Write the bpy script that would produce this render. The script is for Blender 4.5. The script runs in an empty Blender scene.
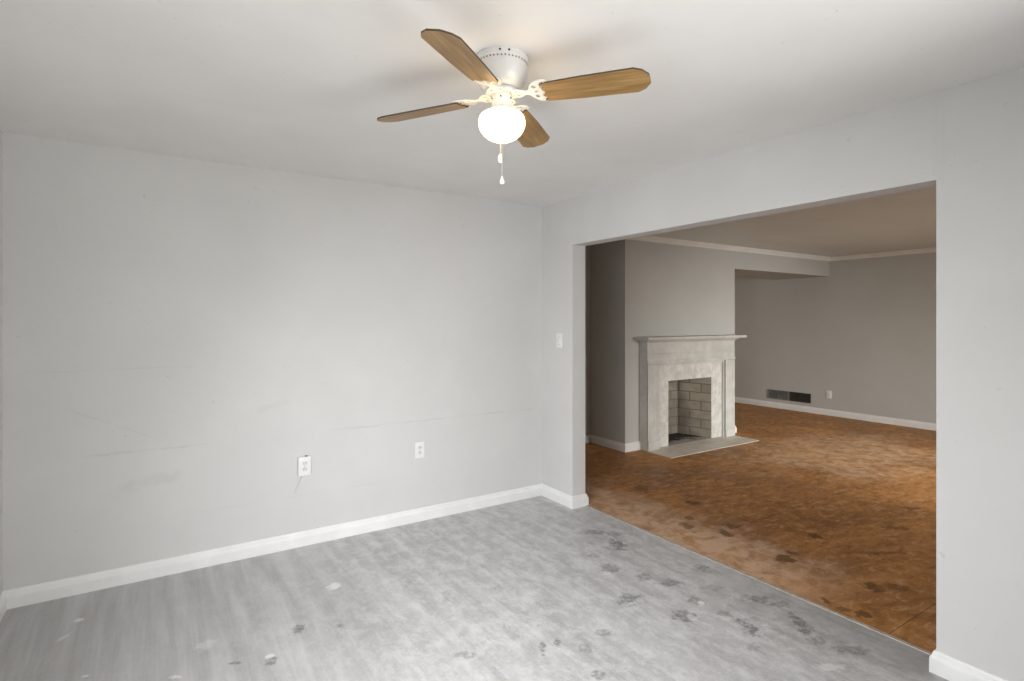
import bpy, bmesh, math, random
from mathutils import Vector, Matrix
random.seed(7)
S = bpy.context.scene
C = S.collection
R = math.radians

# ------------------------------------------------------------------ camera
# room frame: +x runs along the long wall, +y runs into the picture along the wall with the wide opening
F_PX, HOR, CAM_Z = 552.0, 319.5, 1.483
cam_d = bpy.data.cameras.new('camera'); cam = bpy.data.objects.new('camera', cam_d); C.objects.link(cam)
cam_d.sensor_width = 36.0; cam_d.lens = 36.0 * F_PX / 1024; cam_d.shift_y = (HOR - 340.5) / 1024
cam_d.clip_start = 0.02
cam.location = (0, 0, CAM_Z); cam.rotation_euler = (R(90), 0, R(57.1 - 90))
S.camera = cam
FW = Vector((math.cos(R(57.1)), math.sin(R(57.1)), 0)); RT = Vector((FW.y, -FW.x, 0))

# ------------------------------------------------------------------ sky, window daylight and added fill lamps, exposure
w = bpy.data.worlds.new('daylight_sky'); S.world = w; w.use_nodes = True
wb = w.node_tree.nodes['Background']; wb.inputs['Color'].default_value = (0.86, 0.93, 1.0, 1); wb.inputs['Strength'].default_value = 0.12

def area(name, loc, aim, sx, sy, power, col=(1, 1, 1), spread=180):
    d = bpy.data.lights.new(name, 'AREA'); d.shape = 'RECTANGLE'; d.size = sx; d.size_y = sy
    d.energy = power; d.color = col; d.spread = R(spread)
    o = bpy.data.objects.new(name, d); C.objects.link(o); o.location = loc
    o.rotation_euler = (Vector(aim) - Vector(loc)).to_track_quat('-Z', 'Y').to_euler()
    return o
area('ceiling_fill', (1.55, -0.25, 1.45), (-0.05, 2.6, 2.44), 1.5, 1.25, 18.0, (1.0, 1.0, 1.0), 120)  # lamp added and tilted up to brighten the dim end of the ceiling
area('wall_patch_beam', (1.55, -0.24, 1.45), (0.75, 3.6, 0.05), 1.5, 1.25, 5.0, (0.98, 0.99, 1.03), 60)  # narrow beam added to lay the bright patch low on the long wall
area('side_fill_level', (-0.60, 0.75, 1.45), (2.7, 0.75, 1.45), 1.2, 1.25, 12.4, (1, 1, 1), 180)  # unseen fill lamp added to even out the near room
area('side_fill_down', (-0.59, 0.75, 1.45), (2.0, 2.4, 0.0), 1.2, 1.25, 34, (0.985, 0.995, 1.03), 100)  # second added fill, aimed down to brighten the grey floor
area('far_window_daylight', (5.9, -1.54, 1.5), (5.9, 3.5, 1.5), 2.0, 1.2, 21, (0.98, 1.0, 1.0), 180)
area('far_floor_beam', (5.9, -1.53, 1.5), (6.8, 3.3, 0.0), 2.0, 1.2, 50, (0.98, 1.0, 1.0), 62)  # beam added and aimed to brighten the middle of the brown floor
area('passage_fill', (7.6, 8.2, 1.6), (7.6, 5.5, 1.2), 1.0, 1.0, 10, (1.0, 0.95, 0.87), 180)  # warm lamp added in the passage, which has no window

S.view_settings.view_transform = 'Standard'; S.view_settings.look = 'None'
S.view_settings.gamma = 1; S.view_settings.use_curve_mapping = False
S.view_settings.exposure = 0.0

# ------------------------------------------------------------------ materials
class N:
    """small node-tree helper"""
    def __init__(s, name):
        s.m = bpy.data.materials.new(name); s.m.use_nodes = True; s.t = s.m.node_tree; s.n = s.t.nodes
        s.b = s.n['Principled BSDF']
    def add(s, typ, **kw):
        x = s.n.new(typ)
        for k, v in kw.items(): setattr(x, k, v)
        return x
    def put(s, sock, v):
        if isinstance(v, bpy.types.NodeSocket): s.t.links.new(v, sock)
        elif isinstance(v, (tuple, list)) and len(v) == 3 and sock.type == 'RGBA': sock.default_value = (*v, 1)
        else: sock.default_value = v
    def pos(s):
        if not hasattr(s, 'tc'): s.tc = s.add('ShaderNodeTexCoord')
        return s.tc.outputs['Object']
    def xyz(s):
        if not hasattr(s, 'sp'):
            s.sp = s.add('ShaderNodeSeparateXYZ'); s.put(s.sp.inputs[0], s.pos())
        return s.sp.outputs
    def vec(s, a, b, c):
        x = s.add('ShaderNodeCombineXYZ')
        for i, v in enumerate((a, b, c)): s.put(x.inputs[i], v)
        return x.outputs[0]
    def scale(s, v, sc, rot=0.0):
        x = s.add('ShaderNodeMapping'); s.put(x.inputs['Vector'], v); x.inputs['Scale'].default_value = sc
        x.inputs['Rotation'].default_value = (0, 0, rot)
        return x.outputs[0]
    def noise(s, v, scale, detail=4, rough=0.55, dist=0.0):
        x = s.add('ShaderNodeTexNoise'); s.put(x.inputs['Vector'], v)
        x.inputs['Scale'].default_value = scale; x.inputs['Detail'].default_value = detail
        x.inputs['Roughness'].default_value = rough; x.inputs['Distortion'].default_value = dist
        return x.outputs['Fac']
    def ramp(s, f, a, b, lo=0.0, hi=1.0, smooth=True):
        x = s.add('ShaderNodeMapRange'); x.interpolation_type = 'SMOOTHSTEP' if smooth else 'LINEAR'
        s.put(x.inputs[0], f)
        for i, v in zip((1, 2, 3, 4), (a, b, lo, hi)): x.inputs[i].default_value = v
        return x.outputs[0]
    def math(s, op, a, b=0.0, c=0.0):
        x = s.add('ShaderNodeMath', operation=op)
        for i, v in enumerate((a, b, c)): s.put(x.inputs[i], v)
        return x.outputs[0]
    def mix(s, f, a, b, mode='MIX'):
        x = s.add('ShaderNodeMix', data_type='RGBA', blend_type=mode)
        s.put(x.inputs[0], f); s.put(x.inputs[6], a); s.put(x.inputs[7], b)
        return x.outputs[2]
    def bump(s, h, strength, dist=0.01):
        x = s.add('ShaderNodeBump'); x.inputs['Strength'].default_value = strength; x.inputs['Distance'].default_value = dist
        s.put(x.inputs['Height'], h); s.put(s.b.inputs['Normal'], x.outputs[0])
    def done(s, col, rough=0.5, metal=0.0, spec=0.5):
        s.put(s.b.inputs['Base Color'], col); s.put(s.b.inputs['Roughness'], rough)
        s.b.inputs['Metallic'].default_value = metal; s.b.inputs['Specular IOR Level'].default_value = spec
        return s.m
    def spots(s, lst, warp_scale=14, warp=0.5):
        """largest of several soft blots, each (cx, cy, rx, ry) in metres, axes along the camera-independent diagonal of the room"""
        x, y, _ = s.xyz()
        n1 = s.noise(s.pos(), warp_scale, 3, 0.65)
        acc = 0.0
        for cx, cy, ax, ay, rx, ry, k in lst:
            dx = s.math('SUBTRACT', x, cx); dy = s.math('SUBTRACT', y, cy)
            u = s.math('ADD', s.math('MULTIPLY', dx, ax / rx), s.math('MULTIPLY', dy, ay / rx))
            v = s.math('ADD', s.math('MULTIPLY', dx, -ay / ry), s.math('MULTIPLY', dy, ax / ry))
            d = s.math('SQRT', s.math('ADD', s.math('MULTIPLY', u, u), s.math('MULTIPLY', v, v)))
            d = s.math('ADD', d, s.math('MULTIPLY', s.math('SUBTRACT', n1, 0.5), warp * 4))
            acc = s.math('MAXIMUM', acc, s.ramp(d, 0.60, 1.30, k, 0.0))
        return acc

def plain(name, col, rough=0.5, metal=0.0, grime=0.06, scale=6.0, bump=0.0):
    m = N(name); f = m.noise(m.pos(), scale, 5, 0.6)
    c = m.mix(m.ramp(f, 0.35, 0.7), tuple(v * (1 - grime) for v in col), tuple(min(1, v * (1 + grime * 0.5)) for v in col))
    if bump: m.bump(m.noise(m.pos(), scale * 30, 3), bump, 0.002)
    return m.done(c, rough, metal)

def wall_paint(name, col, scuffs=()):
    """roller-painted plasterboard; scuffs: (axis, z, slope, from, to, half height, strength) worn lines and rubs"""
    m = N(name); p = m.pos(); x, y, z = m.xyz()
    f = m.noise(p, 1.7, 4, 0.6)
    c = m.mix(m.ramp(f, 0.3, 0.75), tuple(v * 0.965 for v in col), tuple(v * 1.02 for v in col))
    fleck = m.ramp(m.noise(p, 31, 2, 0.5), 0.735, 0.77)
    c = m.mix(m.math('MULTIPLY', fleck, 0.25), c, tuple(v * 0.55 for v in col))
    brk = m.ramp(m.noise(p, 6, 4, 0.7), 0.42, 0.6)
    for ax, z0, sl, a, b, hh, k in scuffs:
        u = x if ax == 'x' else y
        zz = m.math('SUBTRACT', z, m.math('MULTIPLY_ADD', u, sl, z0))
        zz = m.math('ADD', zz, m.math('MULTIPLY', m.math('SUBTRACT', m.noise(p, 9, 3), 0.5), hh * 2.5))
        line = m.ramp(m.math('ABSOLUTE', zz), hh * 0.3, hh, 1, 0)
        rng = m.math('MULTIPLY', m.ramp(u, a, a + 0.08), m.ramp(u, b - 0.08, b, 1, 0))
        f = m.math('MULTIPLY', m.math('MULTIPLY', line, rng), m.math('MULTIPLY_ADD', brk, 0.7, 0.3))
        c = m.mix(m.math('MULTIPLY', f, k), c, tuple(v * 0.6 for v in col))
    m.bump(m.noise(p, 260, 2, 0.5), 0.10, 0.001)
    return m.done(c, 0.62, 0, 0.35)

GREY = (0.66, 0.657, 0.640)
M = {}
M['wall'] = wall_paint('grey_wall_paint', GREY)
M['wall_long'] = wall_paint('grey_wall_paint_scuffed', GREY, [
    ('x', 0.735, 0.0, 0.95, 2.70, 0.008, 0.24), ('x', 0.735, 0.0, -0.35, 0.30, 0.009, 0.30),
    ('x', 1.205, 0.005, -0.62, 0.25, 0.006, 0.16), ('x', 0.80, 0.20, 0.50, 0.78, 0.035, 0.12),
    ('x', 0.555, 0.10, -0.20, 0.16, 0.04, 0.18), ('x', 0.80, -0.5, -0.45, 0.05, 0.008, 0.15),
    ('x', 0.33, 0.0, 0.1, 2.3, 0.004, 0.14)])
M['wall_far'] = wall_paint('shaded_grey_wall_paint', (0.485, 0.468, 0.43))  # the near room's grey, darkened in colour for the dim far room
M['ceiling'] = wall_paint('white_ceiling_paint', (0.86, 0.85, 0.83))
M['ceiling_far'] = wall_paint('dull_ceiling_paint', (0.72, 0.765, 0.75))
M['trim'] = plain('white_gloss_trim_paint', (0.86, 0.86, 0.84), 0.35, 0, 0.05, 5)
M['trim_far'] = plain('cream_trim_paint', (0.78, 0.75, 0.70), 0.4, 0, 0.06, 5)
M['white_metal'] = plain('white_enamel', (0.72, 0.71, 0.68), 0.3, 0, 0.04, 9)
M['plastic'] = plain('white_plastic', (0.84, 0.84, 0.82), 0.35, 0, 0.03, 20)
M['dark'] = plain('dark_recess', (0.02, 0.02, 0.02), 0.6, 0, 0.1, 20)
M['slot'] = plain('grey_socket_slot', (0.20, 0.20, 0.20), 0.5, 0, 0.1, 20)
M['brass'] = plain('aged_brass_chain', (0.75, 0.70, 0.58), 0.35, 0.5, 0.1, 60)
M['register_grey'] = plain('dull_grey_grille_paint', (0.17, 0.17, 0.155), 0.5, 0.0, 0.25, 8)
M['register_dark'] = plain('dark_brown_grille_paint', (0.045, 0.038, 0.030), 0.5, 0.0, 0.2, 8)
M['ash'] = plain('soot_and_ash', (0.045, 0.04, 0.036), 0.9, 0, 0.5, 30, 0.5)
M['iron'] = plain('sooty_iron', (0.05, 0.048, 0.045), 0.6, 0.3, 0.3, 40)

def mantel_mat():
    m = N('old_white_mantel_paint'); p = m.pos()
    a = m.noise(p, 5, 5, 0.65); b = m.noise(m.scale(p, (40, 40, 5)), 1.0, 4, 0.6)
    c = m.mix(m.ramp(a, 0.35, 0.7), (0.47, 0.455, 0.41), (0.58, 0.56, 0.515))
    c = m.mix(m.math('MULTIPLY', m.ramp(b, 0.60, 0.72), 0.30), c, (0.33, 0.30, 0.26))
    return m.done(c, 0.5, 0, 0.4)
M['mantel'] = mantel_mat()

def slip_mat():
    m = N('grubby_painted_slip_stone'); p = m.pos()
    a = m.noise(p, 9, 5, 0.7); b = m.noise(m.scale(p, (30, 30, 8)), 1.0, 5, 0.65)
    c = m.mix(m.ramp(a, 0.35, 0.7), (0.50, 0.47, 0.42), (0.66, 0.63, 0.58))
    c = m.mix(m.math('MULTIPLY', m.ramp(b, 0.55, 0.7), 0.45), c, (0.25, 0.24, 0.21))
    return m.done(c, 0.6, 0, 0.3)
M['slip'] = slip_mat()

def hearth_mat():
    m = N('pale_hearth_stone'); p = m.pos()
    a = m.noise(p, 4, 6, 0.65)
    c = m.mix(m.ramp(a, 0.3, 0.7), (0.50, 0.445, 0.375), (0.66, 0.60, 0.51))
    c = m.mix(m.math('MULTIPLY', m.ramp(m.noise(p, 22, 4, 0.7), 0.56, 0.7), 0.3), c, (0.30, 0.26, 0.21))
    return m.done(c, 0.5, 0, 0.4)
M['hearth'] = hearth_mat()

def brick_mat():
    m = N('whitewashed_firebrick'); x, y, z = m.xyz()
    v = m.vec(m.math('ADD', x, y), z, 0.0)
    br = m.add('ShaderNodeTexBrick'); m.put(br.inputs['Vector'], v)
    br.inputs['Color1'].default_value = (0.40, 0.345, 0.265, 1); br.inputs['Color2'].default_value = (0.31, 0.265, 0.20, 1)
    br.inputs['Mortar'].default_value = (0.16, 0.13, 0.10, 1)
    br.inputs['Scale'].default_value = 1.0; br.inputs['Brick Width'].default_value = 0.225; br.inputs['Row Height'].default_value = 0.112
    br.inputs['Mortar Size'].default_value = 0.008; br.inputs['Mortar Smooth'].default_value = 0.8
    c = br.outputs['Color']
    c = m.mix(m.math('MULTIPLY', m.ramp(m.noise(m.pos(), 7, 5, 0.65), 0.45, 0.65), 0.45), c, (0.22, 0.19, 0.15))
    # soot that has settled in the rear corner and along the floor
    soot = m.ramp(m.math('ADD', m.math('MULTIPLY', m.math('SUBTRACT', y, 4.62), 2.6), m.math('SUBTRACT', m.math('MULTIPLY', m.noise(m.pos(), 6, 4), 0.8), m.math('MULTIPLY', z, 0.5))), 0.3, 0.9)
    c = m.mix(m.math('MULTIPLY', soot, 0.55), c, (0.06, 0.05, 0.045))
    m.bump(br.outputs['Fac'], -0.4, 0.006)
    return m.done(c, 0.8, 0, 0.2)
M['brick'] = brick_mat()

def wood_mat():
    m = N('oak_blade_veneer'); p = m.pos()
    g = m.noise(m.scale(p, (3.0, 34, 34)), 1.0, 5, 0.6, 0.6)
    f = m.noise(m.scale(p, (7, 190, 190)), 1.0, 3, 0.6)
    c = m.mix(m.ramp(g, 0.3, 0.7), (0.255, 0.145, 0.048), (0.43, 0.265, 0.100))
    c = m.mix(m.math('MULTIPLY', m.ramp(f, 0.5, 0.68), 0.5), c, (0.14, 0.076, 0.026))
    return m.done(c, 0.38, 0, 0.45)
M['wood'] = wood_mat()
M['wood_edge'] = plain('dark_blade_edge', (0.07, 0.045, 0.022), 0.5, 0, 0.1, 20)

def globe_mat():
    m = N('lit_opal_glass')
    m.done((0.40, 0.37, 0.31), 0.25)
    m.b.inputs['Emission Color'].default_value = (1.0, 0.70, 0.32, 1)
    m.b.inputs['Emission Strength'].default_value = 7.0
    return m.m
M['globe'] = globe_mat()

def pane_mat():
    m = N('window_glass'); t = m.add('ShaderNodeBsdfTransparent'); g = m.add('ShaderNodeBsdfGlossy'); g.inputs['Roughness'].default_value = 0.02
    x = m.add('ShaderNodeMixShader'); x.inputs[0].default_value = 0.06
    m.t.links.new(t.outputs[0], x.inputs[1]); m.t.links.new(g.outputs[0], x.inputs[2])
    m.t.links.new(x.outputs[0], m.n['Material Output'].inputs['Surface'])
    return m.m
M['pane'] = pane_mat()

def floor_pt(px, py):
    l = (px - 512) / F_PX; t = CAM_Z * F_PX / (py - HOR)
    return FW * t + RT * (l * t), t
def blot(px, py, wpx, hpx, k=1.0):
    """where a blot of about wpx x hpx lies on the floor, in metres"""
    p, t = floor_pt(px, py)
    return (p.x, p.y, RT.x, RT.y, wpx / 2 * t / F_PX, hpx / 2 * t * t / (F_PX * CAM_Z), k)

def grey_floor():
    m = N('dusty_grey_plank_vinyl'); p = m.pos(); x, y, z = m.xyz()
    streak = m.noise(m.scale(p, (13, 0.9, 1)), 1.0, 5, 0.62, 0.3)
    fine = m.noise(m.scale(p, (70, 4, 1)), 1.0, 4, 0.65)
    blotch = m.noise(p, 2.1, 6, 0.66, 0.4)
    c = m.mix(m.ramp(streak, 0.28, 0.72), (0.385, 0.377, 0.370), (0.545, 0.541, 0.538))
    c = m.mix(m.math('MULTIPLY', m.ramp(fine, 0.42, 0.72), 0.18), c, (0.33, 0.318, 0.308))
    # boards run with y; faint butt joints
    br = m.add('ShaderNodeTexBrick'); m.put(br.inputs['Vector'], m.vec(y, x, 0.0))
    br.inputs['Color1'].default_value = (0, 0, 0, 1); br.inputs['Color2'].default_value = (1, 1, 1, 1); br.inputs['Mortar'].default_value = (0.5, 0.5, 0.5, 1)
    br.inputs['Scale'].default_value = 1; br.inputs['Brick Width'].default_value = 0.92; br.inputs['Row Height'].default_value = 0.152
    br.inputs['Mortar Size'].default_value = 0.0012; br.offset = 0.37; br.inputs['Bias'].default_value = 0.0
    c = m.mix(m.math('MULTIPLY', m.ramp(br.outputs['Color'], 0, 1), 0.14), c, (0.34, 0.33, 0.32))
    c = m.mix(m.math('MULTIPLY', br.outputs['Fac'], 0.22), c, (0.22, 0.21, 0.20))
    # pale trodden plaster dust; its rise with x paints the room's brighter-lit side
    mid = m.ramp(m.math('ADD', x, m.math('MULTIPLY', m.math('SUBTRACT', blotch, 0.5), 1.6)), -0.1, 1.5)
    dust = m.math('MULTIPLY', m.ramp(m.noise(m.scale(p, (1.25, 0.8, 1)), 9.0, 9, 0.80, 0.2), 0.40, 0.64), m.math('MULTIPLY_ADD', mid, 0.75, 0.12))
    c = m.mix(m.math('MULTIPLY', dust, 0.55), c, (0.78, 0.785, 0.795))
    smear = m.ramp(m.noise(m.scale(p, (16, 44, 1), R(20)), 1.0, 7, 0.78, 0.5), 0.57, 0.68)
    c = m.mix(m.math('MULTIPLY', m.math('MULTIPLY', smear, m.math('MULTIPLY_ADD', mid, 0.7, 0.3)), 0.45), c, (0.74, 0.74, 0.74))
    dk = m.ramp(m.noise(m.scale(p, (18, 40, 1), R(35)), 1.0, 7, 0.78, 0.6), 0.60, 0.70)
    c = m.mix(m.math('MULTIPLY', dk, 0.34), c, (0.22, 0.215, 0.21))
    sp = m.noise(p, 95, 4, 0.75)
    c = m.mix(m.math('MULTIPLY', m.ramp(sp, 0.56, 0.70), 0.28), c, (0.25, 0.245, 0.24))
    c = m.mix(m.math('MULTIPLY', m.ramp(sp, 0.44, 0.32), 0.30), c, (0.78, 0.78, 0.78))
    tread = m.ramp(m.noise(p, 42, 5, 0.75), 0.40, 0.55)
    dark = [blot(*a) for a in [(618, 545, 17, 11, 1), (615, 534, 16, 5, .7), (594, 532, 20, 5, .75), (592, 556, 12, 4, .6), (610, 569, 20, 8, .7),
        (645, 577, 18, 8, .75), (671, 583, 26, 7, .8), (631, 599, 26, 11, .85), (695, 601, 15, 8, .7), (684, 616, 22, 12, .9), (703, 569, 16, 8, .75),
        (756, 599, 24, 8, .8), (749, 628, 17, 14, .95), (723, 614, 16, 9, .55), (606, 633, 18, 7, .7), (542, 647, 6, 13, .9), (557, 643, 6, 9, .8),
        (586, 648, 15, 9, .6), (597, 675, 16, 8, .7), (756, 649, 14, 9, .5), (711, 588, 22, 6, .5), (298, 629, 11, 9, .95), (271, 661, 9, 10, .8),
        (340, 626, 8, 4, .7), (802, 625, 15, 20, .95), (781, 604, 22, 6, .7), (817, 641, 20, 9, .6), (850, 649, 34, 11, .65), (235, 663, 11, 4, .9),
        (550, 604, 22, 10, .35), (446, 597, 9, 14, .4), (500, 588, 12, 6, .45), (465, 655, 22, 6, .5)]]
    d = m.math('MULTIPLY', m.spots(dark, 20, 0.85), m.math('MULTIPLY_ADD', tread, 0.7, 0.3))
    c = m.mix(m.math('MULTIPLY', d, 0.85), c, (0.13, 0.13, 0.13))
    pale = [blot(*a) for a in [(334, 586, 13, 6, 1), (79, 620, 8, 4, .9), (64, 637, 5, 9, .6), (270, 656, 8, 5, .9), (701, 603, 7, 4, 1), (692, 618, 10, 7, .6),
        (640, 600, 8, 5, .6), (607, 573, 10, 4, .6), (175, 677, 12, 4, .8), (85, 676, 6, 3, .8), (205, 645, 16, 10, .35), (830, 667, 30, 7, .6), (850, 645, 14, 4, .5), (725, 618, 9, 5, .5)]]
    c = m.mix(m.math('MULTIPLY', m.spots(pale, 30, 0.6), 0.8), c, (0.80, 0.79, 0.76))
    # dirt swept up against the strip at the opening
    edge = m.math('MULTIPLY', m.ramp(m.math('ADD', x, m.math('MULTIPLY', m.noise(p, 6, 4), 0.3)), 2.60, 2.98), m.ramp(y, 2.7, 1.0))
    c = m.mix(m.math('MULTIPLY', edge, 0.45), c, (0.19, 0.185, 0.18))
    m.bump(m.noise(m.scale(p, (60, 6, 1)), 1.0, 4), 0.10, 0.002)
    return m.done(c, m.ramp(blotch, 0.3, 0.7, 0.32, 0.50), 0, 0.5)
M['grey_floor'] = grey_floor()

def brown_floor():
    m = N('worn_brown_subfloor_board'); p = m.pos(); x, y, z = m.xyz()
    a = m.noise(p, 1.6, 9, 0.74, 0.4); b = m.noise(m.scale(p, (8, 17, 1), R(30)), 1.0, 8, 0.78, 0.5)
    g = m.noise(m.scale(p, (60, 8, 1)), 1.0, 4, 0.6)
    c = m.mix(m.ramp(a, 0.33, 0.68), (0.27, 0.115, 0.030), (0.49, 0.225, 0.072))
    c = m.mix(m.math('MULTIPLY', m.ramp(b, 0.50, 0.66), 0.55), c, (0.62, 0.38, 0.20))
    c = m.mix(m.math('MULTIPLY', m.ramp(b, 0.50, 0.37), 0.50), c, (0.13, 0.058, 0.018))
    c = m.mix(m.math('MULTIPLY', m.ramp(g, 0.52, 0.7), 0.25), c, (0.14, 0.06, 0.018))
    # sheet joints
    br = m.add('ShaderNodeTexBrick'); m.put(br.inputs['Vector'], m.vec(x, y, 0.0))
    br.inputs['Scale'].default_value = 1; br.inputs['Brick Width'].default_value = 2.44; br.inputs['Row Height'].default_value = 1.22
    br.inputs['Mortar Size'].default_value = 0.003
    c = m.mix(m.math('MULTIPLY', br.outputs['Fac'], 0.55), c, (0.06, 0.025, 0.01))
    # trodden plaster dust along the opening
    near = m.math('MULTIPLY', m.ramp(m.math('ADD', x, m.math('MULTIPLY', m.math('SUBTRACT', m.noise(p, 3.2, 5, 0.65), 0.5), 1.0)), 3.10, 3.60, 1, 0), m.ramp(y, 1.35, 2.0))
    wear_pool_noise = m.ramp(m.noise(p, 8, 6, 0.7, 0.6), 0.34, 0.60)
    c = m.mix(m.math('MULTIPLY', m.math('MULTIPLY', near, m.math('MULTIPLY_ADD', wear_pool_noise, 0.7, 0.3)), 0.85), c, (0.68, 0.46, 0.31))
    far = m.spots([(6.45, 3.15, 1, 0, 1.3, 0.75, 1.0)], 2.2, 0.5)  # soft pool of window light painted onto the boards
    c = m.mix(m.math('MULTIPLY', m.math('MULTIPLY', far, wear_pool_noise), 0.55), c, (0.68, 0.47, 0.30))
    scr = m.ramp(m.noise(m.scale(p, (10, 38, 1), R(-38)), 1.0, 6, 0.72, 2.0), 0.655, 0.74)
    c = m.mix(m.math('MULTIPLY', scr, 0.65), c, (0.74, 0.54, 0.36))
    sc2 = m.ramp(m.noise(m.scale(p, (34, 12, 1), R(20)), 1.0, 7, 0.75, 1.0), 0.64, 0.72)
    c = m.mix(m.math('MULTIPLY', sc2, 0.5), c, (0.66, 0.45, 0.27))
    sc3 = m.ramp(m.noise(p, 26, 6, 0.75), 0.60, 0.72)
    c = m.mix(m.math('MULTIPLY', sc3, 0.45), c, (0.12, 0.05, 0.015))
    dark = [blot(*q) for q in [(687, 526, 11, 9, .7), (732, 526, 14, 6, .9), (724, 533, 14, 6, .9), (640, 489, 14, 6, .6), (693, 503, 14, 4, .8), (689, 518, 8, 4, .7),
        (784, 559, 20, 8, .95), (793, 553, 14, 5, .8), (815, 536, 14, 6, .8), (874, 587, 18, 9, .9), (865, 614, 24, 7, .9), (826, 601, 6, 8, .8), (896, 528, 22, 5, .7),
        (909, 508, 20, 4, .7), (898, 587, 20, 8, .7), (845, 610, 14, 6, .7), (760, 470, 20, 4, .4), (870, 553, 60, 3, .5)]]
    c = m.mix(m.math('MULTIPLY', m.spots(dark, 18, 0.8), 0.8), c, (0.085, 0.035, 0.010))
    m.bump(m.noise(p, 60, 4, 0.6), 0.12, 0.003)
    return m.done(c, m.ramp(a, 0.3, 0.7, 0.45, 0.7), 0, 0.3)
M['brown_floor'] = brown_floor()

# ------------------------------------------------------------------ mesh helpers
class MB:
    def __init__(s): s.bm = bmesh.new()
    def box(s, a, b, bevel=0.0):
        r = bmesh.ops.create_cube(s.bm, size=1)
        vs = r['verts']
        for v in vs:
            v.co = Vector([a[i] + (v.co[i] + 0.5) * (b[i] - a[i]) for i in range(3)])
        if bevel:
            es = list({e for v in vs for e in v.link_edges})
            bmesh.ops.bevel(s.bm, geom=es, offset=bevel, segments=2, affect='EDGES', profile=0.6)
        return s
    def prism(s, pts, lo, hi, axis):
        """closed outline (2-D) pushed from lo to hi along axis; outline axes are the two others in order"""
        def at(p, h):
            q = list(p); q.insert(axis, h); return Vector(q)
        a = [s.bm.verts.new(at(p, lo)) for p in pts]; b = [s.bm.verts.new(at(p, hi)) for p in pts]
        s.bm.faces.new(a); s.bm.faces.new(b[::-1])
        n = len(pts)
        for i in range(n): s.bm.faces.new((a[i], b[i], b[(i + 1) % n], a[(i + 1) % n]))
        return s
    def lathe(s, prof, seg=48, c=(0, 0, 0)):
        rings = []
        for r, z in prof:
            if r < 1e-6: rings.append([s.bm.verts.new((c[0], c[1], c[2] + z))])
            else: rings.append([s.bm.verts.new((c[0] + r * math.cos(2 * math.pi * k / seg), c[1] + r * math.sin(2 * math.pi * k / seg), c[2] + z)) for k in range(seg)])
        for A, B in zip(rings, rings[1:]):
            for k in range(seg):
                f = [A[k % len(A)], A[(k + 1) % len(A)], B[(k + 1) % len(B)], B[k % len(B)]]
                u = list(dict.fromkeys(f))
                if len(u) > 2: s.bm.faces.new(u)
        return s
    def tube(s, pts, r, seg=10):
        pts = [Vector(p) for p in pts]; rings = []
        rr = r if isinstance(r, (list, tuple)) else [r] * len(pts)
        for i, p in enumerate(pts):
            d = (pts[min(i + 1, len(pts) - 1)] - pts[max(i - 1, 0)]).normalized()
            u = d.orthogonal().normalized() if i == 0 else (u - d * u.dot(d)).normalized()
            v = d.cross(u)
            rings.append([s.bm.verts.new(p + (u * math.cos(2 * math.pi * k / seg) + v * math.sin(2 * math.pi * k / seg)) * rr[i]) for k in range(seg)])
        for A, B in zip(rings, rings[1:]):
            for k in range(seg): s.bm.faces.new((A[k], A[(k + 1) % seg], B[(k + 1) % seg], B[k]))
        s.bm.faces.new(rings[0][::-1]); s.bm.faces.new(rings[-1])
        return s
    def sweep(s, prof, path, i0=0, i1=None):
        """profile (out from the wall, z) carried along path with mitred corners; the room lies on the path's left"""
        P = [Vector(p) for p in path]; i1 = len(P) - 1 if i1 is None else i1
        rows = []
        for i in range(i0, i1 + 1):
            ns = []
            for a, b in ((i - 1, i), (i, i + 1)):
                if a >= 0 and b < len(P):
                    d = (P[b] - P[a]).normalized(); ns.append(Vector((-d.y, d.x)))
            mv = ns[0] if len(ns) == 1 else (ns[0] + ns[1]) / (1 + ns[0].dot(ns[1]))
            rows.append([s.bm.verts.new((P[i].x + mv.x * o, P[i].y + mv.y * o, z)) for o, z in prof])
        n = len(prof)
        for A, B in zip(rows, rows[1:]):
            for k in range(n): s.bm.faces.new((A[k], A[(k + 1) % n], B[(k + 1) % n], B[k]))
        s.bm.faces.new(rows[0]); s.bm.faces.new(rows[-1][::-1])
        return s
    def build(s, name, mat, parent=None, smooth=False, mats=None):
        bmesh.ops.recalc_face_normals(s.bm, faces=s.bm.faces[:])
        me = bpy.data.meshes.new(name); s.bm.to_mesh(me); s.bm.free()
        me.materials.append(mat)
        if smooth:
            me.shade_smooth(); me.set_sharp_from_angle(angle=R(38))
        o = bpy.data.objects.new(name, me); C.objects.link(o)
        if parent: o.parent = parent
        return o

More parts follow.
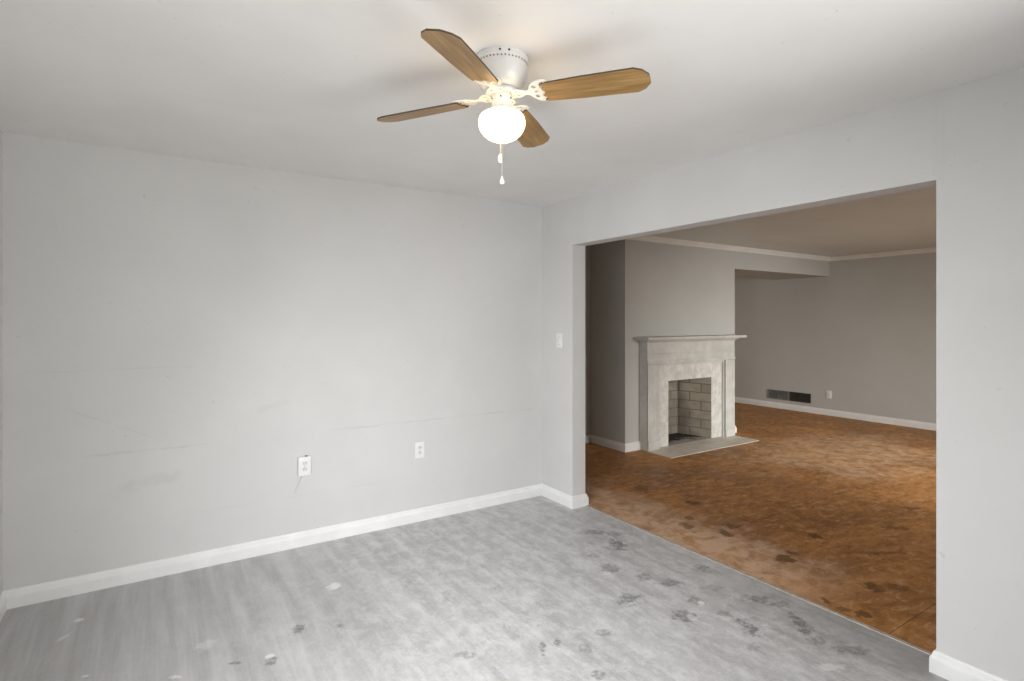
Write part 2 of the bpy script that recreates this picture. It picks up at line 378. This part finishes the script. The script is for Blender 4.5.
def tag(o, label, cat, group=None, kind=None):
    o['label'] = label; o['category'] = cat
    if group: o['group'] = group
    if kind: o['kind'] = kind
    return o
def empty(name, loc, rz=0):
    o = bpy.data.objects.new(name, None); C.objects.link(o); o.location = loc; o.rotation_euler = (0, 0, rz); o.empty_display_size = 0.1
    return o
def flat_shape(name, outlines, depth, mat, parent, bevel=0.0015):
    """pierced flat casting: outer outline plus hole outlines, given real thickness"""
    cu = bpy.data.curves.new(name, 'CURVE'); cu.dimensions = '2D'; cu.fill_mode = 'BOTH'; cu.extrude = depth / 2 - bevel; cu.bevel_depth = bevel; cu.bevel_resolution = 1
    for pts in outlines:
        sp = cu.splines.new('POLY'); sp.points.add(len(pts) - 1); sp.use_cyclic_u = True
        for q, (a, b) in zip(sp.points, pts): q.co = (a, b, 0, 1)
    t = bpy.data.objects.new(name, cu); C.objects.link(t)
    me = bpy.data.meshes.new_from_object(t.evaluated_get(bpy.context.evaluated_depsgraph_get()))
    bpy.data.objects.remove(t); bpy.data.curves.remove(cu)
    me.name = name; me.materials.clear(); me.materials.append(mat)
    o = bpy.data.objects.new(name, me); C.objects.link(o); o.parent = parent
    return o
def copy_tree(o, parent=None):
    c = o.copy(); C.objects.link(c); c.parent = parent
    for ch in list(o.children): copy_tree(ch, c)
    return c

# ------------------------------------------------------------------ room shell
XB, XB2 = 2.757, 2.887           # wall with the opening, its two faces
YA, XC, YS = 3.79, -0.655, -0.31 # long wall, side wall by the camera, window wall behind the camera
H = 2.44
OY0, OY1, OZ = 0.979, 3.385, 2.07
XD, YF, YP = 8.76, 4.5, 8.5      # far wall, chimney front, end of the passage
XL, XR = 4.42, 6.395             # chimney breast
YK, Y2 = 5.08, -1.6              # recess wall beside the chimney, window wall of the far room

def setting(o, label, cat): return tag(o, label, cat, kind='structure')
setting(MB().box((XC - .12, YS - .12, -0.10), (XB2, YA + .12, 0)).build('floor', M['grey_floor']), 'dusty grey plank floor of the near empty room', 'floor')
setting(MB().box((XB2, Y2 - .12, -0.10), (XD + .12, YP + .12, 0)).build('floor_back', M['brown_floor']), 'worn brown bare board floor of the room with the fireplace', 'floor')
setting(MB().box((XC - .12, YS - .12, H), (XB2, YA + .12, H + .1)).build('ceiling', M['ceiling']), 'white plain ceiling that the fan hangs from', 'ceiling')
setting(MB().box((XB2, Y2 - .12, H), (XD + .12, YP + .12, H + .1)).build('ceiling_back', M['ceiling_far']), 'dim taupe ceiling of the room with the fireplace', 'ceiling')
setting(MB().box((XC - .12, YA, 0), (XB, YA + .12, H)).build('wall_back', M['wall_long']), 'long blank grey wall with scuff marks and two sockets', 'wall')
b = MB(); V0, V1, VZ0, VZ1 = 0.10, 1.40, 0.80, 2.10
b.box((XC - .12, YS, 0), (XC, V0, H)).box((XC - .12, V1, 0), (XC, YA, H)).box((XC - .12, V0, 0), (XC, V1, VZ0)).box((XC - .12, V0, VZ1), (XC, V1, H))
setting(b.build('wall_left', M['wall']), 'grey side wall meeting the long blank wall', 'wall')
f = MB(); X0, X1, t = XC - .10, XC - .04, .05
f.box((X0, V0, VZ0), (X1, V0 + t, VZ1)).box((X0, V1 - t, VZ0), (X1, V1, VZ1)).box((X0, V0 + t, VZ0), (X1, V1 - t, VZ0 + t)).box((X0, V0 + t, VZ1 - t), (X1, V1 - t, VZ1)).box((X0 + .01, V0 + t, 1.43), (X1 - .01, V1 - t, 1.47))
fr = setting(f.build('window_3', M['trim']), 'white sash window added in the side wall of the near room', 'window')  # unseen window added as an opening for the side fill lamps
for z0, z1 in ((VZ0 + t, 1.43), (1.47, VZ1 - t)): MB().box((XC - .075, V0 + t, z0), (XC - .07, V1 - t, z1)).build('pane', M['pane'], fr)
setting(MB().prism([(YS - .12, 0), (OY0, 0), (OY0, OZ), (OY1, OZ), (OY1, 0), (YK + .12, 0), (YK + .12, H), (YS - .12, H)], XB, XB2, 0).build('wall_right', M['wall']),
        'grey wall with the wide cased opening into the fireplace room', 'wall')
# wall continues beside the far room, out of sight
setting(MB().box((XB, Y2 - .12, 0), (XB2, YS - .12, H)).build('wall_right_end', M['wall']), 'grey wall of the far room past the opening', 'wall')

def window_wall(name, y, x0, x1, wx0, wx1, z0, z1, mat, wname):
    b = MB()
    b.box((x0, y - .12, 0), (wx0, y, H)).box((wx1, y - .12, 0), (x1, y, H)).box((wx0, y - .12, 0), (wx1, y, z0)).box((wx0, y - .12, z1), (wx1, y, H))
    setting(b.build(name, mat), 'window wall of the ' + ('near room' if wname == 'window_1' else 'fireplace room'), 'wall')
    f = MB(); t = 0.05
    f.box((wx0, y - .10, z0), (wx0 + t, y - .04, z1)).box((wx1 - t, y - .10, z0), (wx1, y - .04, z1)).box((wx0 + t, y - .10, z0), (wx1 - t, y - .04, z0 + t)).box((wx0 + t, y - .10, z1 - t), (wx1 - t, y - .04, z1))
    mid = (z0 + z1) / 2; f.box((wx0 + t, y - .09, mid - .02), (wx1 - t, y - .05, mid + .02))
    fr = setting(f.build(wname, M['trim']), 'white sash window lighting the ' + ('near room' if wname == 'window_1' else 'fireplace room'), 'window')
    MB().box((wx0 + t, y - .075, z0 + t), (wx1 - t, y - .07, mid - .02)).build('pane', M['pane'], fr)
    MB().box((wx0 + t, y - .075, mid + .02), (wx1 - t, y - .07, z1 - t)).build('pane', M['pane'], fr)
window_wall('wall_front', YS, XC - .12, XB, 0.75, 2.35, 0.78, 2.12, M['wall'], 'window_1')
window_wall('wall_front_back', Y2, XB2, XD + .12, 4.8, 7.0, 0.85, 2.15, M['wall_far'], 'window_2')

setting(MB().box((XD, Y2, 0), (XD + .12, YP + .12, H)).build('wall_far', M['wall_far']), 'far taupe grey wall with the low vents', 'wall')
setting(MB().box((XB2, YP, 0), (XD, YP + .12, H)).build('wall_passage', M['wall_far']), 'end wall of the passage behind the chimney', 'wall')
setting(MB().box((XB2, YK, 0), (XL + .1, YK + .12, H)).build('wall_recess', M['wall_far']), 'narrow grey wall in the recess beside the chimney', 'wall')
FX0, FX1, FZ = 5.039, 5.822, 0.765
cb = MB().prism([(XL, 0), (FX0 - .06, 0), (FX0 - .06, FZ + .06), (FX1 + .06, FZ + .06), (FX1 + .06, 0), (XR, 0), (XR, H), (XL, H)], YF, YF + .10, 1)
cb.box((XL, YF + .10, 0), (XL + .1, YK, H)).box((XR - .1, YF + .10, 0), (XR, YP, H))
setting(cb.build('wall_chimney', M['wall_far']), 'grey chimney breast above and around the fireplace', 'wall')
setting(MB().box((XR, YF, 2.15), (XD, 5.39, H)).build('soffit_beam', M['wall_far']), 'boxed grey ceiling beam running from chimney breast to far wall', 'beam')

BASE = [(0, 0), (0.019, 0), (0.019, 0.058), (0.017, 0.066), (0.012, 0.073), (0.010, 0.084), (0.006, 0.092), (0, 0.093)]
PTH = [(4.646, YF), (XL, YF), (XL, YK), (XB2, YK), (XB2, OY1), (XB, OY1), (XB, YA), (XC, YA), (XC, YS)]
setting(MB().sweep(BASE, PTH, 4, 8).build('baseboard_back', M['trim']), 'white baseboard along the long wall and round the opening edge', 'baseboard')
setting(MB().sweep(BASE, PTH, 0, 4).build('baseboard_recess', M['trim_far']), 'off-white baseboard in the recess and round the chimney corner', 'baseboard')
setting(MB().sweep(BASE, [(XC, YS), (XB, YS), (XB, OY0), (XB2, OY0), (XB2, Y2)]).build('baseboard_right', M['trim']), 'white baseboard at the foot of the wall beside the opening', 'baseboard')
setting(MB().sweep(BASE, [(XB2, Y2), (XD, Y2), (XD, YP)]).build('baseboard_far', M['trim_far']), 'off-white baseboard under the vents on the far wall', 'baseboard')
setting(MB().sweep(BASE, [(XR, YP), (XR, YF), (6.222, YF)]).build('baseboard_chimney', M['trim_far']), 'short off-white baseboard at the far edge of the chimney', 'baseboard')
CRN = [(0, H), (0, H - .058), (0.008, H - .058), (0.012, H - .045), (0.030, H - .022), (0.042, H - .010), (0.046, H)]
setting(MB().sweep(CRN, [(XD, Y2), (XD, YF), (XL, YF), (XL, YK)]).build('trim_1', M['trim_far']), 'pale crown moulding round the fireplace room ceiling', 'moulding')
setting(MB().prism([(XB2 - .012, 0), (XB2 + .012, 0), (XB2 + .010, .004), (XB2 - .010, .004)], 0, 1, 1).build('trim_2', plain('worn_metal_strip', (0.50, 0.45, 0.38), 0.45, 0.2, 0.2, 30)), 'thin worn strip where grey floor meets brown floor', 'threshold strip')
st = bpy.data.objects['trim_2']
for v in st.data.vertices: v.co.y = OY0 + .02 + v.co.y * (OY1 - OY0 - .04)
# plaster joint above the corner of the opening
setting(MB().prism([(XB - .0025, OY0 - .02), (XB, OY0 - .035), (XB, OY0 + .012), (XB - .0025, OY0 - .005)], OZ + .0, H, 2).build('trim_3', M['wall']), 'faint raised plaster joint above the corner of the opening', 'plaster joint')

# ------------------------------------------------------------------ ceiling fan
fc = FW * 2.024 - RT * 0.037
fan = tag(empty('ceiling_fan', (fc.x, fc.y, H)), 'white ceiling fan with four oak blades and one lit globe', 'ceiling fan')
hs = MB().lathe([(0, 0), (.095, 0), (.098, -.004), (.098, -.022), (.096, -.024), (.0945, -.026), (.0945, -.033), (.0955, -.035), (.0945, -.062), (.091, -.082), (.084, -.099), (.071, -.112), (.052, -.120), (0, -.121)], 64).build('motor_housing', M['white_metal'], fan, True)
sl = MB()
for k in range(44):
    a = 2 * math.pi * k / 44; c, s_ = math.cos(a), math.sin(a)
    r = bmesh.ops.create_cube(sl.bm, size=1)
    for v in r['verts']:
        u = .0940 + v.co.x * .003; t = v.co.y * .0055; v.co = Vector((u * c - t * s_, u * s_ + t * c, -.0295 + v.co.z * .0055))
sl.build('vent_slots', M['slot'], hs)
camdir = math.atan2(-FW.y, -FW.x)
for da in (-0.05, 0.28):
    a = camdir + da
    sc = MB().lathe([(0, 0), (.0035, 0), (.0035, .003), (0, .0045)], 12).build('screw', M['dark'], hs)
    sc.location = (.0975 * math.cos(a), .0975 * math.sin(a), -.013); sc.rotation_euler = (0, R(90), a)
fw_ = MB().lathe([(0, -.120), (.058, -.120), (.061, -.123), (.061, -.131), (.056, -.135), (0, -.135)], 48).build('flywheel', M['white_metal'], fan, True)
sw = MB().lathe([(0, -.134), (.034, -.134), (.0375, -.138), (.0375, -.180), (.0420, -.184), (.0480, -.190), (.0490, -.197), (.044, -.201), (0, -.201)], 48).build('switch_housing', M['white_metal'], fan, True)
for a in (camdir - .1, camdir + 1.0, camdir - 1.2):
    sc = MB().lathe([(0, 0), (.003, 0), (.003, .002), (0, .0035)], 12).build('screw', M['dark'], sw)
    sc.location = (.0375 * math.cos(a), .0375 * math.sin(a), -.152); sc.rotation_euler = (0, R(90), a)
MB().lathe([(.040, -.199), (.056, -.2000), (.068, -.2035), (.0775, -.210), (.0832, -.220), (.0856, -.232), (.0852, -.245), (.0805, -.261), (.0705, -.277), (.0550, -.2905), (.0350, -.3005), (.0150, -.306), (0, -.3075)], 64).build('lamp_globe', M['globe'], fan, True)

def circle(cx, cy, r, n=14, sy=1.0): return [(cx + r * math.cos(2 * math.pi * k / n), cy + r * sy * math.sin(2 * math.pi * k / n)) for k in range(n)]
# pierced scroll-work blade iron, x outward from the hub
half = [(.040, .010), (.046, .024), (.058, .031), (.072, .029), (.082, .018), (.092, .0095), (.104, .0095), (.112, .020), (.120, .036), (.134, .049), (.152, .056), (.172, .056), (.182, .050),
        (.174, .044), (.158, .038), (.150, .028), (.155, .016), (.166, .006)]
outer = half + [(a, -b) for a, b in half[::-1]]
iron_holes = [circle(.062, .0165, .0085), circle(.062, -.0165, .0085), circle(.131, .027, .0105, 14, 1.25), circle(.131, -.027, .0105, 14, 1.25), circle(.135, 0, .0095)]
bl_half = [(.156, .044), (.166, .051), (.30, .0595), (.485, .0640), (.512, .050), (.532, .022)]
ang0 = R(57.1 - 90)
for k, th in enumerate((-21.5, 72.5, 158.0, 250.0)):
    a = ang0 + R(th)
    if k == 0:
        iron = flat_shape('blade_iron', [outer] + iron_holes, .006, M['white_metal'], fan)
        for v in iron.data.vertices:                       # cranked casting: level at the hub, pitched and lowered where it takes the blade
            f = min(1, max(0, (v.co.x - .075) / .04)); f = f * f * (3 - 2 * f)
            v.co.z += -f * .003 - f * v.co.y * math.tan(R(12.5))
        for (sx, sy) in ((.176, .047), (.176, -.047)):
            s0 = MB().lathe([(0, -.0035), (.003, -.003), (.0045, 0), (0, .001)], 10).build('screw', M['white_metal'], iron, True)
            s0.location = (sx, sy, -.0065 - sy * math.tan(R(12.5)))
        b = MB(); pts = bl_half + [(x, -y) for x, y in bl_half[::-1]]
        pts = pts + [(.170, -.034), (.158, -.018), (.170, 0), (.158, .018), (.170, .034)]
        b.prism(pts, 0, .006, 2)
        blade = b.build('blade', M['wood'], fan)
        blade.data.materials.append(M['wood_edge'])
        for p in blade.data.polygons:
            if abs(p.normal.z) < .5: p.material_index = 1
        irons, blades = [iron], [blade]
    else:
        iron = copy_tree(irons[0], fan); blade = copy_tree(blades[0], fan)
    iron.location = (0, 0, -.1375); iron.rotation_euler = (0, 0, a)
    blade.location = (0, 0, -.1455); blade.rotation_euler = (R(-12.5), R(1.6), a)

def chain(name, off, z0, z1, zb, bob):
    """beaded pull chain leaving the switch housing, resting past the globe"""
    d = Vector((off[0], off[1], 0)); L = d.length; dn = d.normalized()
    pts = [dn * .037 + Vector((0, 0, z0)), dn * (.044 + (L - .044) * .45) + Vector((0, 0, z0 + .002)), dn * (L - .006) + Vector((0, 0, z0 - .010)), d + Vector((0, 0, z0 - .028)), d + Vector((0, 0, z1))]
    b = MB().tube(pts, .0011, 6)
    n = int((z0 - .03 - z1) / .008)
    for i in range(n):
        z = z1 + i * .008
        b.lathe([(0, .0022), (.0018, 0), (0, -.0022)], 6, (d.x, d.y, z))
    c = b.build(name, M['brass'], fan)
    if bob == 'bell': prof = [(0, 0), (.003, -.001), (.0036, -.006), (.0085, -.018), (.0088, -.024), (.005, -.028), (0, -.029)]
    else: prof = [(0, 0), (.005, -.002), (.0085, -.012), (.0085, -.026), (.006, -.034), (0, -.036)]
    k = MB().lathe(prof, 16, (d.x, d.y, z1)).build('pull_knob', M['plastic'], c, True)
chain('pull_chain', -FW * .093 + RT * .002, -.170, -.456, 0, 'bell')
chain('pull_chain', FW * .093 - RT * .008, -.170, -.322, 0, 'oval')

# ------------------------------------------------------------------ fireplace
fp = tag(empty('fireplace', (5.43, YF, 0)), 'old white painted fireplace with mantel shelf and open brick firebox', 'fireplace')
def fpb(mb, name, mat, parent=None, smooth=False):
    o = mb.build(name, mat, None, smooth)
    par = parent or fp
    o.parent = par
    if parent is None: o.matrix_parent_inverse = Matrix.Translation((-5.43, -YF, 0))
    return o
YM = 4.372                    # face of the pilasters
PX0, PX1, PW = 4.646, 6.217, 0.185
SZ = 0.97                     # top of slip
SX0, SX1 = PX0 + PW, PX1 - PW
YSL = 4.425                   # face of the slip
fpb(MB().prism([(SX0, 0), (FX0, 0), (FX0, FZ), (FX1, FZ), (FX1, 0), (SX1, 0), (SX1, SZ), (SX0, SZ)], YSL, YF, 1), 'slip_surround', M['slip'])
for x0, sgn in ((PX0, 1), (PX1, -1)):
    xa, xb = sorted((x0, x0 + sgn * PW))
    b = MB().box((xa, YM + .004, 0), (xb, YF, SZ + .0), .002)
    e = .036                                            # raised stiles leaving a shallow panel down the middle
    b.box((xa, YM, 0), (xa + e, YM + .014, SZ), .003).box((xb - e, YM, 0), (xb, YM + .014, SZ), .003)
    b.box((xa + e, YM, .90), (xb - e, YM + .014, SZ), .003)
    pl = fpb(b, 'pilaster', M['mantel'])
    fpb(MB().box((xa + .002, YM - .008, 0), (xb - .002, YM + .004, .105), .004), 'plinth', M['mantel'], pl)
    # inner bead against the slip
    xi = xb if sgn > 0 else xa
    fpb(MB().box((xi - .010, YSL - .028, 0), (xi + .010, YSL - .001, SZ - .0), .005), 'bead', M['mantel'], pl)
fpb(MB().box((SX0, YSL - .028, SZ - .018), (SX1, YSL - .001, SZ + .004), .005), 'top_bead', M['mantel'])
fz = MB().box((PX0, YM + .008, SZ), (PX1, YF, 1.225), .002)
fz.box((PX0 - .006, YM - .004, SZ + .006), (PX1 + .006, YM + .012, SZ + .040), .006)
fz.box((PX0 - .004, YM + .000, SZ + .110), (PX1 + .004, YM + .012, SZ + .126), .005)
fpb(fz, 'frieze', M['mantel'])
# bed mould under the shelf, returned at both ends
BED = [(0, 1.214), (0.008, 1.214), (0.012, 1.223), (0.022, 1.233), (0.038, 1.241), (0.044, 1.249), (0.044, 1.254), (0, 1.254)]
fpb(MB().sweep(BED, [(PX1, YF), (PX1, YM + .008), (PX0, YM + .008), (PX0, YF)]), 'bed_moulding', M['mantel'])
fpb(MB().box((4.556, 4.279, 1.254), (6.335, YF, 1.286), .006), 'mantel_shelf', M['mantel'])
# firebox: splayed brick cheeks, back, smoky top and floor
FY0, FY1 = YF - .07, 4.87
BX0, BX1 = 5.142, 5.720
th = .05
fb = MB()
fb.prism([(FX0, FY0), (BX0, FY1), (BX0 - .02, FY1 + th), (FX0 - .05, FY0 + .08)], 0, FZ + .05, 2)
fb.prism([(FX1, FY0), (BX1, FY1), (BX1 + .02, FY1 + th), (FX1 + .05, FY0 + .08)], 0, FZ + .05, 2)
fb.box((BX0, FY1, 0), (BX1, FY1 + th, FZ + .05))
fbo = fpb(fb, 'firebox', M['brick'])
fpb(MB().prism([(FX0 + .002, FY0 + .002), (FX1 - .002, FY0 + .002), (BX1 - .002, FY1), (BX0 + .002, FY1)], FZ + .002, FZ + .05, 2), 'smoke_shelf', M['ash'], fbo)

def fbfloor():
    m = N('ashy_firebox_floor'); x, y, z = m.xyz()
    f = m.ramp(m.math('ADD', y, m.math('MULTIPLY', m.math('SUBTRACT', m.noise(m.pos(), 7, 5), .5), .5)), 4.46, 4.66)
    return m.done(m.mix(f, (0.34, 0.30, 0.25), (0.035, 0.031, 0.028)), 0.85, 0, 0.2)
fpb(MB().prism([(FX0, YSL), (FX1, YSL), (FX1, FY0), (BX1, FY1), (BX0, FY1), (FX0, FY0)], 0.001, .007, 2), 'firebox_floor', fbfloor(), fbo)
hr = MB().box((4.62, 4.02, 0.001), (6.20, YM - .009, .008), .002).box((SX0 + .001, YM - .009, 0.001), (SX1 - .001, YSL - .001, .0075))
fpb(hr, 'hearth_slab', M['hearth'])
# loose soot and charred scraps at the rear of the firebox
ah = MB()
for i in range(60):
    px, py = random.gauss(5.30, .10), random.gauss(4.74, .05)
    px = min(max(px, 5.17), 5.66); py = min(max(py, 4.58), 4.82)
    r = bmesh.ops.create_icosphere(ah.bm, subdivisions=1, radius=random.uniform(.012, .034))
    for v in r['verts']: v.co = Vector((v.co.x * random.uniform(.8, 1.5) + px, v.co.y * 1.1 + py, max(0.0, v.co.z * .8) + .007))
tag(ah.build('ash_debris', M['ash'], None, True), 'dark ash and charred scraps heaped inside the open firebox', 'ash', kind='stuff')

# ------------------------------------------------------------------ sockets and switch (local frame: x across, y out of the wall, z up)
def rect(cx, cz, w_, h_): return (cx - w_ / 2, cz - h_ / 2, cx + w_ / 2, cz + h_ / 2)
def socket(name, loc, rz, label, w_=.072, h_=.116, dep=.006, mat='plastic'):
    t = tag(empty(name, loc, rz), label, 'socket', 'wall sockets')
    MB().box((-w_ / 2, 0, -h_ / 2), (w_ / 2, dep, h_ / 2), .0025).build('cover_plate', M[mat], t, True)
    for s_ in (1, -1):
        b = MB(); n = 20; zc = s_ * .0195
        b.prism([(.0165 * math.cos(2 * math.pi * k / n), zc + max(-.0125, min(.0125, .0165 * math.sin(2 * math.pi * k / n)))) for k in range(n)], dep - .001, dep + .0025, 1)
        rc = b.build('receptacle', M['white_metal' if mat != 'dark' else mat], t)
        q = MB().box((-.0075, dep + .0015, zc - .001), (-.0050, dep + .0030, zc + .0075)).box((.0050, dep + .0015, zc - .001), (.0075, dep + .0030, zc + .0075))
        q.lathe([(.0024, 0), (0, .0)], 10, (0, dep + .0028, zc - .0065))
        q.build('slots', M['slot'], rc)
    sc = MB().lathe([(0, .0015), (.0028, .001), (.003, 0), (0, -.0003)], 12).build('screw', M['slot'], t); sc.location = (0, dep, 0); sc.rotation_euler = (R(-90), 0, 0)
    return t
def on_long_wall(px, py):
    l = (px - 512) / F_PX; d = FW + RT * l; t = YA / d.y
    return (d.x * t, YA, CAM_Z + (HOR - py) / F_PX * t)
p1 = on_long_wall(304, 465.5); p2 = on_long_wall(419.5, 450)
s1 = socket('wall_socket', p1, R(180), 'larger white duplex socket on long wall, cable tail hanging below it', .080, .122, .022)
socket('wall_socket', p2, R(180), 'flush white duplex socket on long wall, closer to the opening', .072, .116, .006)
# knock-out hole above the raised socket and the thin cable tail below it
MB().lathe([(0, .002), (.010, .002), (.011, 0)], 16).build('knockout_hole', M['dark'], s1).location = (-.012, .012, .063)
cz = p1[2]
cb_ = MB().tube([(p1[0] - .012, YA - .004, cz - .058), (p1[0] - .020, YA - .0045, cz - .085), (p1[0] - .034, YA - .005, cz - .115), (p1[0] - .050, YA - .0045, cz - .145), (p1[0] - .060, YA - .004, cz - .175)], .0022, 8)
tag(cb_.build('cable', plain('pale_grey_cable', (0.62, 0.62, 0.61), 0.4)), 'thin pale cable tail curving down the long wall under a socket', 'cable')

l = (559.5 - 512) / F_PX; d = FW + RT * l; t_ = XB / d.x
sy, sz = d.y * t_, CAM_Z + (HOR - 340.5) / F_PX * t_
sw1 = tag(empty('light_switch', (XB, sy, sz), R(90)), 'white toggle light switch on the short wall beside the opening', 'light switch')
MB().box((-.036, 0, -.058), (.036, .006, .058), .0025).build('cover_plate', M['plastic'], sw1, True)
tg = MB().prism([(.005, -.010), (.016, .006), (.017, .011), (.013, .012), (.005, .010)], -.0045, .0045, 0).build('toggle', M['white_metal'], sw1)
for z in (.030, -.030):
    sc = MB().lathe([(0, .0015), (.0028, .001), (.003, 0), (0, -.0003)], 12).build('screw', M['slot'], sw1); sc.location = (0, .006, z); sc.rotation_euler = (R(-90), 0, 0)

def on_far_wall(px, py):
    l = (px - 512) / F_PX; d = FW + RT * l; t = XD / d.x
    return (XD, d.y * t, CAM_Z + (HOR - py) / F_PX * t)
p3 = on_far_wall(829, 394.5)
socket('wall_socket', p3, R(90), 'white duplex socket low on the far taupe wall beside the dark vent', .075, .118, .008, 'trim_far')

def register(pa, pb, mat, label, bare):
    """louvred wall grille between two picture corners of the far wall"""
    a, b = on_far_wall(*pa), on_far_wall(*pb)
    w_ = abs(a[1] - b[1]); h_ = .150; yc = (a[1] + b[1]) / 2; zc = (a[2] + b[2]) / 2
    t = tag(empty('air_vent', (XD, yc, zc), R(90)), label, 'vent', 'low wall vents')
    f = MB(); e = .018
    f.box((-w_ / 2, 0, -h_ / 2), (-w_ / 2 + e, .014, h_ / 2), .003).box((w_ / 2 - e, 0, -h_ / 2), (w_ / 2, .014, h_ / 2), .003)
    f.box((-w_ / 2 + e, 0, h_ / 2 - e), (w_ / 2 - e, .014, h_ / 2), .003).box((-w_ / 2 + e, 0, -h_ / 2), (w_ / 2 - e, .014, -h_ / 2 + e), .003)
    f.build('frame', M[mat], t)
    MB().box((-w_ / 2 + e, 0.0005, -h_ / 2 + e), (w_ / 2 - e, .002, h_ / 2 - e)).build('duct_shade_plate', M['dark'], t)  # flat near-black plate painted as the shade behind the louvres
    g = MB(); n = 7
    for i in range(n):
        z = -h_ / 2 + e + (h_ - 2 * e) * (i + .5) / n
        g.prism([(.003, z + .005), (.011, z - .005), (.012, z - .003), (.004, z + .007)], -w_ / 2 + e, w_ / 2 - e, 0)
    g.build('louvres', M[mat], t)
    MB().box((-.004, .0025, -h_ / 2 + e), (.004, .013, h_ / 2 - e)).build('divider', M[mat], t)
register((768, 393.5), (788.8, 395.8), 'register_grey', 'grey metal louvred vent low on far wall beside the chimney', 1)
register((789.8, 396.4), (811, 398.2), 'register_dark', 'dark brown louvred vent low on far wall beside the socket', 0)
